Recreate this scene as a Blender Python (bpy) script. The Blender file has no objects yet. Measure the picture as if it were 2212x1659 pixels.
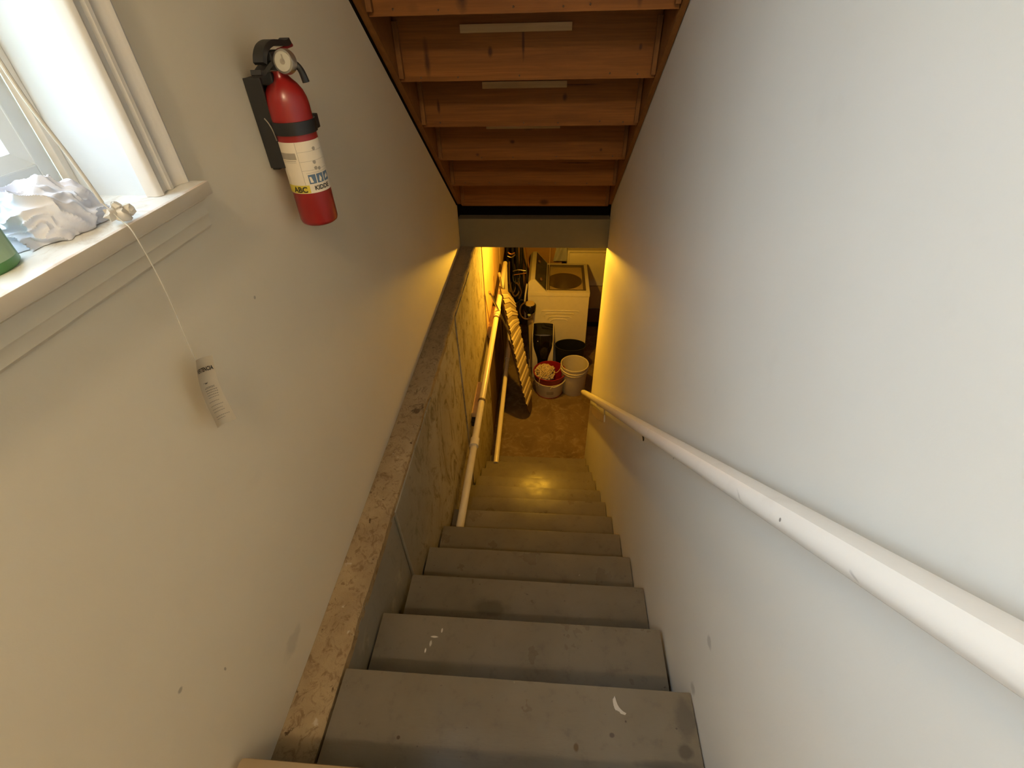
import bpy, bmesh, math, random
from math import sin, cos, pi, radians
from mathutils import Vector, Matrix, noise
random.seed(7)
S = bpy.context.scene
COL = S.collection

# ------------------------------------------------------------------ camera
FPX, PITCH, YAW, ROLL = 1041.4749, 0.690588, -0.091414, -0.030250
cp, sp, cy, sy = cos(PITCH), sin(PITCH), cos(YAW), sin(YAW)
F = Vector((sy*cp, cy*cp, -sp)); R0 = Vector((cy, -sy, 0)); U0 = R0.cross(F)
Rv = R0*cos(ROLL) + U0*sin(ROLL); Uv = -R0*sin(ROLL) + U0*cos(ROLL)
cam = bpy.data.cameras.new('camera'); camo = bpy.data.objects.new('camera', cam); COL.objects.link(camo)
cam.sensor_fit = 'HORIZONTAL'; cam.sensor_width = 36.0; cam.lens = FPX/2212*36.0
cam.clip_start = 0.02; cam.clip_end = 100
camo.matrix_world = Matrix((Rv, Uv, -F)).transposed().to_4x4()
S.camera = camo

# ------------------------------------------------------------------ light
w = bpy.data.worlds.new('sky'); S.world = w; w.use_nodes = True
bg = w.node_tree.nodes['Background']; bg.inputs[0].default_value = (0.76, 0.89, 1.0, 1)
# overcast sky: three times as bright overhead as at the horizon
_g = w.node_tree.nodes.new('ShaderNodeTexCoord'); _s = w.node_tree.nodes.new('ShaderNodeSeparateXYZ'); _m = w.node_tree.nodes.new('ShaderNodeMapRange')
w.node_tree.links.new(_g.outputs['Generated'], _s.inputs[0]); w.node_tree.links.new(_s.outputs[2], _m.inputs[0])
_m.inputs[1].default_value = 0.0; _m.inputs[2].default_value = 1.0; _m.inputs[3].default_value = 4.6; _m.inputs[4].default_value = 14.0
w.node_tree.links.new(_m.outputs[0], bg.inputs[1])

def lamp(name, kind, loc, energy, color, size=0.1, rot=None, portal=False, size_y=None):
    l = bpy.data.lights.new(name, kind); l.energy = energy; l.color = color
    if kind == 'AREA':
        l.size = size
        if size_y: l.shape = 'RECTANGLE'; l.size_y = size_y
        if portal: l.cycles.is_portal = True
    elif kind == 'SPOT':
        l.shadow_soft_size = size
    else: l.shadow_soft_size = size
    o = bpy.data.objects.new(name, l); o.location = loc
    if rot: o.rotation_euler = rot
    COL.objects.link(o); return o
# the upstairs ceiling lamp behind and above the viewer
lamp('hall_lamp_light', 'POINT', (-0.12, -0.88, 1.10), 46.0, (1.0, 0.79, 0.52), 0.07)
# the basement bulb just beyond the beam
lamp('basement_bulb_light', 'POINT', (-0.05, 3.62, -1.53), 62.0, (1.0, 0.51, 0.035), 0.03)

S.view_settings.view_transform = 'Standard'; S.view_settings.look = 'None'
S.view_settings.gamma = 1.0; S.view_settings.use_curve_mapping = False
S.view_settings.exposure = 0.12

# ------------------------------------------------------------------ materials
def hexc(h):
    r = [int(h[i:i+2], 16)/255 for i in (0, 2, 4)]
    return tuple(c/12.92 if c <= .04045 else ((c+.055)/1.055)**2.4 for c in r) + (1,)
def ncol(c): return hexc(c) if isinstance(c, str) else (tuple(c)+(1,))[:4]

class Mat:
    def __init__(s, name, color, rough=0.5, metal=0.0, spec=0.5):
        s.m = bpy.data.materials.new(name); s.m.use_nodes = True
        s.nt = s.m.node_tree; s.b = s.nt.nodes['Principled BSDF']
        s.b.inputs['Roughness'].default_value = rough; s.b.inputs['Metallic'].default_value = metal
        s.b.inputs['Specular IOR Level'].default_value = spec
        s.tc = s.n('ShaderNodeNewGeometry'); s.pos = s.tc.outputs['Position']
        rgb = s.n('ShaderNodeRGB'); rgb.outputs[0].default_value = ncol(color); s.c = rgb.outputs[0]
        s.h = None; s.rough = rough
    def n(s, t, **k):
        x = s.nt.nodes.new(t)
        for a, b in k.items(): setattr(x, a, b)
        return x
    def lk(s, a, b): s.nt.links.new(a, b)
    def vec(s, scale=(1, 1, 1), off=(0, 0, 0), rot=(0, 0, 0)):
        mp = s.n('ShaderNodeMapping'); s.lk(s.pos, mp.inputs[0])
        mp.inputs['Scale'].default_value = scale; mp.inputs['Location'].default_value = off; mp.inputs['Rotation'].default_value = rot
        return mp.outputs[0]
    def noise(s, scale=5, detail=4, lo=.4, hi=.6, stretch=(1, 1, 1), rough=.6, dist=0, off=(0, 0, 0)):
        nz = s.n('ShaderNodeTexNoise'); s.lk(s.vec(stretch, off), nz.inputs['Vector'])
        nz.inputs['Scale'].default_value = scale; nz.inputs['Detail'].default_value = detail
        nz.inputs['Roughness'].default_value = rough; nz.inputs['Distortion'].default_value = dist
        return s.rng(nz.outputs[0], lo, hi)
    def rng(s, x, lo, hi, a=0., b=1.):
        r = s.n('ShaderNodeMapRange'); s.lk(x, r.inputs[0])
        r.inputs[1].default_value = lo; r.inputs[2].default_value = hi; r.inputs[3].default_value = a; r.inputs[4].default_value = b
        return r.outputs[0]
    def math(s, op, a, b=None):
        m = s.n('ShaderNodeMath', operation=op)
        for i, v in enumerate((a, b)):
            if v is None: continue
            if isinstance(v, (int, float)): m.inputs[i].default_value = v
            else: s.lk(v, m.inputs[i])
        return m.outputs[0]
    def mix(s, fac, color, mode='MIX', amt=1.0):
        mx = s.n('ShaderNodeMix', data_type='RGBA', blend_type=mode)
        if isinstance(fac, (int, float)): mx.inputs[0].default_value = fac*amt
        else: s.lk(s.math('MULTIPLY', fac, amt), mx.inputs[0])
        s.lk(s.c, mx.inputs[6])
        if isinstance(color, (str, tuple)): mx.inputs[7].default_value = ncol(color)
        else: s.lk(color, mx.inputs[7])
        s.c = mx.outputs[2]; return s
    def axis(s, ax, lo, hi):
        sx = s.n('ShaderNodeSeparateXYZ'); s.lk(s.pos, sx.inputs[0]); return s.rng(sx.outputs[ax], lo, hi)
    def spot(s, p, r, color, amt=1.0, edge=.5, ragged=.6):
        mp = s.n('ShaderNodeMapping'); s.lk(s.pos, mp.inputs[0])
        mp.vector_type = 'POINT'
        mp.inputs['Scale'].default_value = tuple(1/q for q in r)
        mp.inputs['Location'].default_value = tuple(-a/q for a, q in zip(p, r))
        ln = s.n('ShaderNodeVectorMath', operation='LENGTH'); s.lk(mp.outputs[0], ln.inputs[0])
        d = ln.outputs['Value']
        nz = s.noise(60/ (sum(r)/3*30+1), 3, 0, 1)
        d = s.math('ADD', d, s.math('MULTIPLY', s.math('SUBTRACT', nz, .5), ragged*2))
        return s.mix(s.rng(d, 1.0, 1.0-edge), color, amt=amt)
    def bump(s, h, strength=.2, dist=.01):
        b = s.n('ShaderNodeBump'); b.inputs['Strength'].default_value = strength; b.inputs['Distance'].default_value = dist
        s.lk(h, b.inputs['Height'])
        if s.h is not None: s.lk(s.h, b.inputs['Normal'])
        s.h = b.outputs[0]; return s
    def done(s):
        s.lk(s.c, s.b.inputs['Base Color'])
        if s.h is not None: s.lk(s.h, s.b.inputs['Normal'])
        return s.m

def plain(name, c, rough=.5, metal=0., spec=.5): 
    m = Mat(name, c, rough, metal, spec)
    m.mix(m.noise(18, 3, .35, .75), (0, 0, 0), amt=.06)
    return m.done()

def wallpaint(name, c, marks=()):
    m = Mat(name, c, .55, 0, .3)
    m.mix(m.noise(1.3, 3, .35, .7), (.30, .27, .22), amt=.10)
    m.mix(m.noise(9, 5, .62, .74), (.30, .28, .25), amt=.05)
    for p, r, col, a in marks: m.spot(p, r, col, a)
    m.bump(m.noise(260, 2, 0, 1), .10, .001)
    m.bump(m.noise(7, 3, 0, 1), .12, .004)
    return m.done()
M = {}
M['wall_l'] = wallpaint('beige wall paint', (.67, .60, .465), [((-.612, .85, -.49), (.02, .004, .004), (.1, .08, .06), .5),
    ((-.612, .33, -1.02), (.02, .003, .006), (.12, .1, .08), .6), ((-.612, .26, -.92), (.01, .006, .006), (.1, .08, .06), .5), ((-.612, .47, -1.25), (.02, .05, .03), (.2, .17, .14), .25)])
M['wall_r'] = wallpaint('off white wall paint', (.66, .65, .61), [((.386, .50, -1.16), (.02, .018, .016), (.25, .24, .24), .5),
    ((.386, 1.0, -1.1), (.01, .004, .006), (.06, .05, .05), .7), ((.386, .47, -1.36), (.02, .02, .02), (.12, .11, .1), .4)])
M['trim'] = wallpaint('white gloss trim paint', (.62, .59, .54))
t = Mat('sill paint worn', (.80, .80, .77), .4)
t.mix(t.noise(22, 6, .50, .62, (1, 1, 1), .7, 1.0), (.50, .43, .34), amt=.45)
t.mix(t.math('MULTIPLY', t.axis(0, -.569, -.5665), t.noise(9, 4, .38, .55)), (.55, .33, .18), amt=.5)
t.mix(t.axis(0, -.5640, -.5634), (.52, .46, .36), amt=.9)
M['sill'] = t.done()
M['frame'] = plain('white window frame paint', (.60, .645, .68), .4)

def wood(name, light, dark, grain=(1, 14, 14), knots=True, rough=.65, done=True):
    m = Mat(name, light, rough, 0, .25)
    m.mix(m.noise(2.2, 6, .32, .72, grain, .65, .6), dark, amt=.75)
    m.mix(m.noise(5, 8, .42, .60, (grain[0]*.6, grain[1]*2.5, grain[2]*2.5), .7), dark, amt=.35)
    if knots:
        vo = m.n('ShaderNodeTexVoronoi', feature='F1'); m.lk(m.vec((3.1, 5.2, 5.2)), vo.inputs['Vector']); vo.inputs['Scale'].default_value = 1.0
        m.mix(m.rng(vo.outputs['Distance'], .12, .05), (.05, .018, .006), amt=.85)
    m.bump(m.noise(12, 6, 0, 1, grain), .25, .002)
    return m.done() if done else m
M['pine'] = wood('bare pine board', (.27, .100, .018), (.12, .038, .007), done=False)
for p_, r_ in [((-.235, 2.1, -.182), (.010, .3, .020)), ((.30, 2.1, -.178), (.007, .3, .012)), ((-.115, 2.1, -.16), (.006, .3, .07)), ((-.47, 2.1, -.20), (.014, .3, .07)), ((.045, 2.357, -.37), (.012, .3, .018)),
               ((-.285, 1.84, -.02), (.022, .1, .05)), ((.245, 1.84, -.02), (.012, .1, .05)), ((-.50, 2.36, -.40), (.008, .12, .04)), ((.10, 2.357, -.325), (.10, .1, .004)), ((.16, 2.87, -.77), (.16, .1, .004)), ((-.38, 2.615, -.66), (.012, .1, .012)), ((.24, 2.615, -.64), (.010, .1, .010)), ((-.20, 2.615, -.60), (.016, .1, .012))]:
    M['pine'].spot(p_, r_, (.045, .014, .005), .85, .7, .5)
M['pine'] = M['pine'].done()
M['pine_side'] = wood('bare pine stringer', (.24, .10, .025), (.12, .045, .012), (14, 2, 2), False)
M['cleat'] = wood('pale glue block', (.50, .34, .17), (.36, .22, .10), (1, 14, 14), False)
M['plywood'] = wood('wall board wood', (.66, .46, .24), (.48, .28, .12), (8, 3, .8), False)
M['darkwood'] = wood('dark old wood', (.20, .12, .06), (.09, .05, .02), (8, 3, .8), False)

g = Mat('grey stair paint', (.185, .158, .118), .36, 0, .4)
g.mix(g.noise(3, 5, .35, .70), (.115, .092, .062), amt=.65)
g.mix(g.noise(24, 6, .56, .70, (1, 1, 1), .7), (.10, .085, .065), amt=.45)
g.mix(g.noise(55, 3, .70, .76), (.04, .03, .02), amt=.7)
g.mix(g.noise(70, 3, .745, .78, off=(3, 1, 2)), (.5, .47, .42), amt=.5)
for p, r, c_, a in [((-.177, .82, -1.74), (.075, .035, .03), (.06, .05, .035), .6), ((-.325, .635, -1.559), (.013, .0035, .01), (.72, .68, .6), .8), ((-.333, .615, -1.559), (.004, .012, .01), (.72, .68, .6), .6),
                    ((-.345, .594, -1.559), (.003, .009, .01), (.8, .76, .7), .9), ((-.305, .655, -1.559), (.003, .008, .01), (.7, .66, .6), .7), ((-.158, .500, -1.559), (.003, .003, .01), (.85, .8, .75), .9),
                    ((-.328, .327, -1.378), (.005, .005, .01), (.05, .03, .02), .9), ((.094, .336, -1.378), (.007, .011, .01), (.09, .055, .02), .9), ((.18, .365, -1.378), (.007, .006, .01), (.06, .05, .04), .8),
                    ((.345, .345, -1.378), (.02, .02, .01), (.05, .042, .03), .6), ((.36, .41, -1.378), (.03, .05, .01), (.07, .06, .05), .5), ((.30, .315, -1.378), (.08, .012, .01), (.07, .06, .05), .5), ((.215, .395, -1.378), (.003, .003, .01), (.06, .05, .04), .9)]:
    g.spot(p, r, c_, a, .4, .45)
g.bump(g.noise(40, 6, 0, 1, (1, 5, 5)), .14, .002); g.bump(g.noise(6, 2, 0, 1), .2, .004)
rn = g.noise(8, 4, .3, .7); g.lk(g.rng(rn, 0, 1, .24, .50), g.b.inputs['Roughness'])
M['stair'] = g.done()
M['stair_tan'] = plain('worn tan stair edge', (.30, .22, .13), .5)
M['beam'] = plain('dull grey green beam paint', (.17, .145, .095), .7, 0, .15)

c = Mat('bare foundation concrete', (.42, .37, .27), .85, 0, .2)
c.mix(c.noise(2.4, 6, .35, .68, (1, 1, .7), .6), (.25, .20, .12), amt=.7)
c.mix(c.noise(6, 8, .50, .64, (1, 1, .6), .7, 2.5), (.12, .09, .045), amt=.75)
c.mix(c.noise(30, 6, .6, .7), (.08, .06, .035), amt=.5)
c.mix(c.math('MULTIPLY', c.axis(1, 1.55, .75), c.noise(5, 3, .30, .42)), (.22, .20, .165), amt=.9)
c.bump(c.noise(14, 8, 0, 1, (1, 1, 1), .7), .5, .006)
M['concrete'] = c.done()
c = Mat('ledge concrete', (.40, .295, .165), .9, 0, .15)
c.mix(c.noise(5, 6, .40, .62), (.25, .17, .09), amt=.7)
c.mix(c.noise(38, 6, .50, .62, (1, .8, 1), .7, 1.0), (.17, .10, .05), amt=.7)
c.mix(c.noise(20, 6, .62, .68, (1, .7, 1), .65, 1.2), (.06, .03, .015), amt=.9)
c.mix(c.noise(22, 5, .66, .70, off=(5, 5, 5)), (.6, .52, .42), amt=.5)
c.mix(c.axis(1, 1.0, 2.6), (.17, .14, .10), amt=.6)  # darkens the ledge towards the beam: shade put into the colour
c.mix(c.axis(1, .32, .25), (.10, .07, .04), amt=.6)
c.bump(c.noise(22, 8, 0, 1, (1, 1, 1), .75), .9, .006)
M['ledge'] = c.done()
c = Mat('basement floor concrete', (.19, .13, .065), .7, 0, .3)
c.mix(c.noise(2.4, 6, .40, .62, (1, 1, 1), .6, .6), (.10, .064, .028), amt=.85)
c.mix(c.noise(7, 8, .5, .68, (1, 1, 1), .7, 2), (.34, .27, .16), amt=.5)
c.bump(c.noise(12, 6, 0, 1), .3, .004)
M['floor'] = c.done()
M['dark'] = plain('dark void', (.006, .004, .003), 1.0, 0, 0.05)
M['brownwall'] = plain('brown wall', (.42, .24, .10), .8)
M['white'] = plain('white enamel', (.60, .56, .46), .35)
M['pvc'] = plain('white pvc pipe', (.74, .66, .50), .25)
M['black'] = plain('black plastic', (.012, .012, .013), .4)
M['blackgloss'] = plain('glossy black', (.006, .006, .007), .08)
M['bracket'] = plain('black bracket', (.018, .017, .017), .5)
M['redext'] = plain('red enamel', (.27, .012, .011), .28, 0, .6)
M['redplastic'] = plain('dark red plastic', (.26, .010, .018), .4)
M['chrome'] = plain('dull chrome', (.55, .52, .46), .28, .9)
M['label'] = plain('cream paper label', (.74, .66, .52), .5)
M['grey_print'] = plain('grey print', (.33, .29, .23), .6)
M['ink'] = plain('black ink', (.015, .014, .013), .6)
M['blue_print'] = plain('blue print', (.10, .16, .24), .6)
M['yellow'] = plain('yellow print', (.62, .50, .05), .5)
rl = Mat('white rail paint', (.76, .73, .68), .24)
rl.mix(rl.noise(11, 5, .55, .72), (.55, .51, .46), amt=.2)
rl.spot((.320, .395, -.545), (.03, .003, .004), (.15, .13, .12), .8, .3, .3); rl.spot((.325, .27, -.46), (.03, .008, .004), (.35, .32, .30), .5); rl.spot((.32, .50, -.63), (.02, .02, .004), (.45, .42, .4), .5)
rl.bump(rl.noise(30, 4, 0, 1), .15, .002)
M['rail'] = rl.done()
M['green'] = plain('green plastic', (.07, .22, .06), .35)
M['string'] = plain('cotton string', (.62, .50, .32), .9)
M['tan'] = plain('tan plastic', (.40, .30, .14), .6)
M['panel_tint'] = plain('dark olive control panel', (.095, .078, .045), .15)
M['steel'] = plain('drum steel', (.42, .40, .36), .3, .8)
M['copper'] = plain('dull copper', (.50, .25, .10), .35, .8)
M['brown'] = plain('brown rubber', (.10, .055, .025), .6)
M['scrap'] = plain('paint scrap', (.78, .73, .66), .7)
M['grass'] = plain('lawn', (.16, .24, .13), .9)
def glassmat(name, tint, gl=.12):
    m = bpy.data.materials.new(name); m.use_nodes = True; nt = m.node_tree; nt.nodes.clear()
    o = nt.nodes.new('ShaderNodeOutputMaterial'); mx = nt.nodes.new('ShaderNodeMixShader')
    tr = nt.nodes.new('ShaderNodeBsdfTransparent'); gs = nt.nodes.new('ShaderNodeBsdfGlossy')
    tr.inputs[0].default_value = (*tint, 1); gs.inputs['Roughness'].default_value = .03
    lw = nt.nodes.new('ShaderNodeLayerWeight'); lw.inputs[0].default_value = .5
    pw = nt.nodes.new('ShaderNodeMath'); pw.operation = 'POWER'; pw.inputs[1].default_value = 4.0; nt.links.new(lw.outputs['Facing'], pw.inputs[0])
    ad = nt.nodes.new('ShaderNodeMath'); ad.operation = 'MULTIPLY_ADD'; ad.inputs[1].default_value = .9; ad.inputs[2].default_value = .04; nt.links.new(pw.outputs[0], ad.inputs[0])
    nt.links.new(ad.outputs[0], mx.inputs[0]); nt.links.new(tr.outputs[0], mx.inputs[1]); nt.links.new(gs.outputs[0], mx.inputs[2]); nt.links.new(mx.outputs[0], o.inputs[0])
    return m
M['pane'] = glassmat('window pane', (.97, .99, 1)); M['lid'] = glassmat('tinted lid', (.95, .92, .84))
cl = Mat('white cotton cloth', (.66, .68, .76), .9, 0, .1); cl.bump(cl.noise(500, 2, 0, 1), .15, .0006); cl.b.inputs['Subsurface Weight'].default_value = .0
cl.mix(cl.noise(14, 3, .5, .7), (.50, .46, .56), amt=.4)
M['cloth'] = cl.done()
pl = Mat('clear plastic wand', (.62, .58, .50), .25); pl.b.inputs['Alpha'].default_value = .8; M['wand'] = pl.done()
st = Mat('striped cotton cover', (.62, .52, .34), .9, 0, .1)
M['cover'] = st.done(); M['cover_dark'] = plain('brown stripe', (.40, .31, .17), .9)
M['bulb'] = None

# ------------------------------------------------------------------ geometry helpers
def bx(bm, x0, x1, y0, y1, z0, z1, bev=0):
    vs = [bm.verts.new((x, y, z)) for z in (z0, z1) for y in (y0, y1) for x in (x0, x1)]
    fs = [bm.faces.new([vs[i] for i in q]) for q in ((0, 2, 3, 1), (4, 5, 7, 6), (0, 1, 5, 4), (2, 6, 7, 3), (0, 4, 6, 2), (1, 3, 7, 5))]
    if bev > 0:
        es = list({e for f in fs for e in f.edges})
        bmesh.ops.bevel(bm, geom=es, offset=bev, segments=2, profile=.6, affect='EDGES', clamp_overlap=True)
    return bm
def BM(): return bmesh.new()
def box(*a, **k): return bx(BM(), *a, **k)
def frames(pts, up=Vector((0, 0, 1))):
    out = []; n = len(pts); prev = None
    for i, p in enumerate(pts):
        t = (pts[min(i+1, n-1)] - pts[max(i-1, 0)]).normalized()
        if prev is None:
            a = up if abs(t.dot(up)) < .95 else Vector((1, 0, 0))
            u = (a - t*a.dot(t)).normalized()
        else: u = (prev - t*prev.dot(t)).normalized()
        prev = u; out.append((p, t, u, t.cross(u)))
    return out
def sweep(bm, pts, prof, caps=True, up=Vector((0, 0, 1)), scales=None):
    pts = [Vector(p) for p in pts]; rings = []
    for i, (p, t, u, v) in enumerate(frames(pts, up)):
        s = scales[i] if scales else 1
        rings.append([bm.verts.new(p + (v*a + u*b)*s) for a, b in prof])
    m = len(prof)
    for r0, r1 in zip(rings, rings[1:]):
        for j in range(m): bm.faces.new((r0[j], r0[(j+1) % m], r1[(j+1) % m], r1[j]))
    if caps: bm.faces.new(rings[0][::-1]); bm.faces.new(rings[-1])
    return bm
def circ(r, n=16, ry=None): ry = ry or r; return [(r*cos(2*pi*i/n), ry*sin(2*pi*i/n)) for i in range(n)]
def tube(bm, pts, r, n=12, **k): return sweep(bm, pts, circ(r, n), **k)
def spline(pts, k=6):
    P = [Vector(p) for p in pts]; out = []
    for i in range(len(P)-1):
        p0, p1, p2, p3 = P[max(i-1, 0)], P[i], P[i+1], P[min(i+2, len(P)-1)]
        for j in range(k):
            t = j/k; out.append(.5*((2*p1)+(p2-p0)*t+(2*p0-5*p1+4*p2-p3)*t*t+(3*p1-p0-3*p2+p3)*t**3))
    out.append(P[-1]); return out
def lathe(bm, c, prof, n=32, sx=1, sy=1, caps=(False, False)):
    rings = [[bm.verts.new((c[0]+r*cos(2*pi*i/n)*sx, c[1]+r*sin(2*pi*i/n)*sy, c[2]+z)) for i in range(n)] for r, z in prof]
    for a, b in zip(rings, rings[1:]):
        for j in range(n): bm.faces.new((a[j], a[(j+1) % n], b[(j+1) % n], b[j]))
    if caps[0]: bm.faces.new(rings[0][::-1])
    if caps[1]: bm.faces.new(rings[-1])
    return bm
def prism(bm, poly, a, b, axis='x'):
    def P(q, s):
        return {'x': (s, q[0], q[1]), 'y': (q[0], s, q[1]), 'z': (q[0], q[1], s)}[axis]
    A = [bm.verts.new(P(q, a)) for q in poly]; B = [bm.verts.new(P(q, b)) for q in poly]; n = len(poly)
    for i in range(n): bm.faces.new((A[i], A[(i+1) % n], B[(i+1) % n], B[i]))
    bm.faces.new(A[::-1]); bm.faces.new(B); return bm

def wloc(o): return o.matrix_world.translation if o.parent is None and not o.get('_w') else Vector(o['_w'])
def obj(name, bm, mat, parent=None, smooth=False, **props):
    """link one mesh object; bm is in world coordinates; children sit at their parent's origin"""
    off = Vector((0, 0, 0))
    if parent is not None: off = Vector(parent['_w'])
    elif 'at' in props: off = Vector(props.pop('at'))
    bmesh.ops.recalc_face_normals(bm, faces=bm.faces)
    if off.length: bmesh.ops.translate(bm, verts=bm.verts, vec=-off)
    me = bpy.data.meshes.new(name); bm.to_mesh(me); bm.free()
    mats = mat if isinstance(mat, (list, tuple)) else [mat]
    for m in mats: me.materials.append(M[m] if isinstance(m, str) else m)
    if smooth:
        for p in me.polygons: p.use_smooth = True
        try: me.set_sharp_from_angle(angle=radians(40))
        except Exception: pass
    o = bpy.data.objects.new(name, me); COL.objects.link(o)
    if parent is not None: o.parent = parent; o['_w'] = parent['_w']
    else: o.location = off; o['_w'] = tuple(off)
    for k, v in props.items(): o[k] = v
    return o
def thing(name, label, cat, at, **k):
    o = bpy.data.objects.new(name, None); COL.objects.link(o); o.location = at; o['_w'] = tuple(at); o.empty_display_size = .05
    o['label'] = label; o['category'] = cat
    for a, b in k.items(): o[a] = b
    return o
def struct(name, bm, mat, parent=None, **k):
    o = obj(name, bm, mat, parent, **k)
    if parent is None: o['kind'] = 'structure'
    return o
def textbm(s, size, mapf, spacing=1.0):
    cu = bpy.data.curves.new('t', 'FONT'); cu.body = s; cu.size = size; cu.space_character = spacing; cu.resolution_u = 3; cu.offset = size*.03
    to = bpy.data.objects.new('t', cu); COL.objects.link(to); bpy.context.view_layer.update()
    dg = bpy.context.evaluated_depsgraph_get(); me = bpy.data.meshes.new_from_object(to.evaluated_get(dg))
    bm = BM(); bm.from_mesh(me); bmesh.ops.triangulate(bm, faces=bm.faces)
    for v in bm.verts: v.co = mapf(v.co.x, v.co.y)
    bpy.data.objects.remove(to); bpy.data.curves.remove(cu); bpy.data.meshes.remove(me)
    return bm

# ------------------------------------------------------------------ dimensions (camera at the origin, y down the stairs)
XR, XL, XT = .386, -.612, -.510
FZ = -3.55; LZ = -1.197; CZ = 1.28
RUN, RISE = .2315, .1812
def nose(n): return .4625+RUN*n, -1.378-RISE*n

# ------------------------------------------------------------------ shell
bm = box(XL-.14, XL, -1.7, .16, -1.37, -.262)                # left wall round the window opening
bx(bm, XL-.14, XL, .16-.0, 3.13, -1.37, -.262)
bx(bm, XL-.14, XL, .732, 3.13, -.262, CZ); bx(bm, XL-.14, XL, -1.7, -.291, -.262, CZ); bx(bm, XL-.14, XL, -.291, .732, .821, CZ)
wl = struct('wall_left', bm, 'wall_l')
wr = struct('wall_right', box(XR, XR+.115, -1.7, 3.156, FZ, CZ, bev=.004), 'wall_r')
struct('wall_back', box(XL-.14, XR+.115, -1.8, -1.7, LZ-.2, CZ), 'wall_l')
struct('ceiling', box(XL-.14, XR+.115, -1.8, 3.30, CZ, CZ+.1), 'wall_l')
# landing the viewer stands on
struct('floor_landing', box(XL, XR, -1.7, .17, LZ-.03, LZ-.001), 'stair')
# foundation wall with ledge on top
fw = struct('wall_foundation', box(-.85, XT-.012, .1, 5.15, FZ-.1, -1.40), 'dark')
js = [.10, .965, 1.585, 2.24, 2.79, 3.40, 4.05, 4.60, 5.15]
G_ = .0055
for i, (a, b) in enumerate(zip(js, js[1:])):
    if a < 3.3:
        p = box(-.60, XT+(.004 if i % 2 else -.002), a+G_, b-G_, FZ, -1.398, bev=.002)
        obj('concrete_panel', p, 'concrete', fw)
    else:
        obj('wood_panel', box(-.60, XT+(.003 if i % 2 else -.001), a+G_, b-G_, -2.30, -1.398, bev=.002), 'plywood', fw)
        obj('concrete_panel', box(-.60, XT-.01, a+G_, b-G_, FZ, -2.303, bev=.002), 'darkwood', fw)  # lower part in a darker brown than the boards above
# ledge: subdivided rough concrete strip with a ragged inner edge
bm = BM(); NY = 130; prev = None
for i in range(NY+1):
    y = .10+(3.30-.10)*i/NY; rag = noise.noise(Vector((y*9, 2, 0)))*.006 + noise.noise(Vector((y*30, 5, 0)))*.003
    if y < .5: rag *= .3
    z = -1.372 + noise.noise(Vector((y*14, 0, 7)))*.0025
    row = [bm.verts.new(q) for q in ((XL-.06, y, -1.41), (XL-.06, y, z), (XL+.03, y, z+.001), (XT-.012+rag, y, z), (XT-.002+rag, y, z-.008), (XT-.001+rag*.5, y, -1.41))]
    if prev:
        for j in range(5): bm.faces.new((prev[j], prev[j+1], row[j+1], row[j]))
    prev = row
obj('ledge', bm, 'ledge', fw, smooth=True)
# basement floor, walls, ceiling
struct('floor', box(-1.6, 2.2, -1.8, 6.6, FZ-.1, FZ), 'floor')
struct('wall_far', box(-1.6, 2.2, 6.25, 6.35, FZ, -1.1), 'brownwall')
struct('wall_side', box(2.1, 2.2, -1.8, 6.3, FZ, -1.1), 'brownwall')
struct('wall_outer', box(-1.6, -1.5, 5.0, 6.3, FZ, -1.1), 'darkwood')
struct('wall_recess', box(-1.5, -.60, 5.15, 5.2, FZ, -1.1), 'darkwood')
struct('wall_near', box(XR+.115, 2.2, -1.9, -1.8, FZ, -1.1), 'brownwall')
struct('wall_under_stairs', box(-.60, XR, .02, .10, FZ, LZ-.05), 'darkwood')
# basement ceiling: deck with joists across
cb = struct('ceiling_basement', box(-1.6, 2.2, 3.24, 6.35, -1.24, -1.0), 'darkwood')
bx_ = BM(); 
for i in range(7): obj('joist', box(-1.5, 2.1, 3.26+.42*i, 3.30+.42*i, -1.42, -1.242), 'darkwood', cb)
struct('sky_leak_filler_left', box(XL-.14, XL-.001, 3.131, 3.24, -1.365, CZ), 'dark'); struct('sky_leak_filler_right', box(XR+.004, XR+.115, 3.157, 3.24, -1.24, CZ), 'dark')  # unseen dark fillers added beside the beam to keep sky light out
obj('dark_gap_closure', box(-.75, .5, 3.20, 3.238, -1.40, CZ), 'dark', cb)  # added near-black board: blocks the sky, shade above the beam in its colour
struct('ceiling_right_side', box(XR+.115, 2.2, -1.8, 3.24, -1.24, -1.1), 'darkwood')
# beam
beam = obj('beam', box(XL, XR, 3.115, 3.19, -1.377, -1.180, bev=.004), 'beam', label='grey painted beam crossing the stairwell under the pine stairs', category='beam')

# ------------------------------------------------------------------ lower stairs
st = thing('staircase', 'grey painted wooden stairs going down to the basement', 'stairs', (0, .2, FZ))
NS = 13
for n in range(-1, 12):
    y, z = nose(n)
    xl = {-1: XL+.012}.get(n, XT+.004 if n < 2 else (XT+.018 if n == 2 else XT+.012)); 
    xr = XR-.003 if n != 1 else XR-.010
    if n == -1:
        b = box(xl, xr, .135, .2315, z-.028, z, bev=.011)
        obj('landing_nosing', b, 'stair_tan', st, smooth=True, label='worn tan rounded nosing at the landing edge'); 
    else:
        b = box(xl, xr, y-RUN-.004, y+.006, z-.030, z, bev=.004)
        dz = .0015*sin(n*2.3)
        for v in b.verts: v.co.z += dz*(v.co.x)*2
        obj('tread', b, 'stair', st, smooth=True)
    zb = z-RISE if n < 11 else FZ
    if n >= -1: obj('riser', box(max(xl, XT+.006), XR-.004, y-.028, y-.010, zb+.001, z-.031), 'stair', st)
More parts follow.
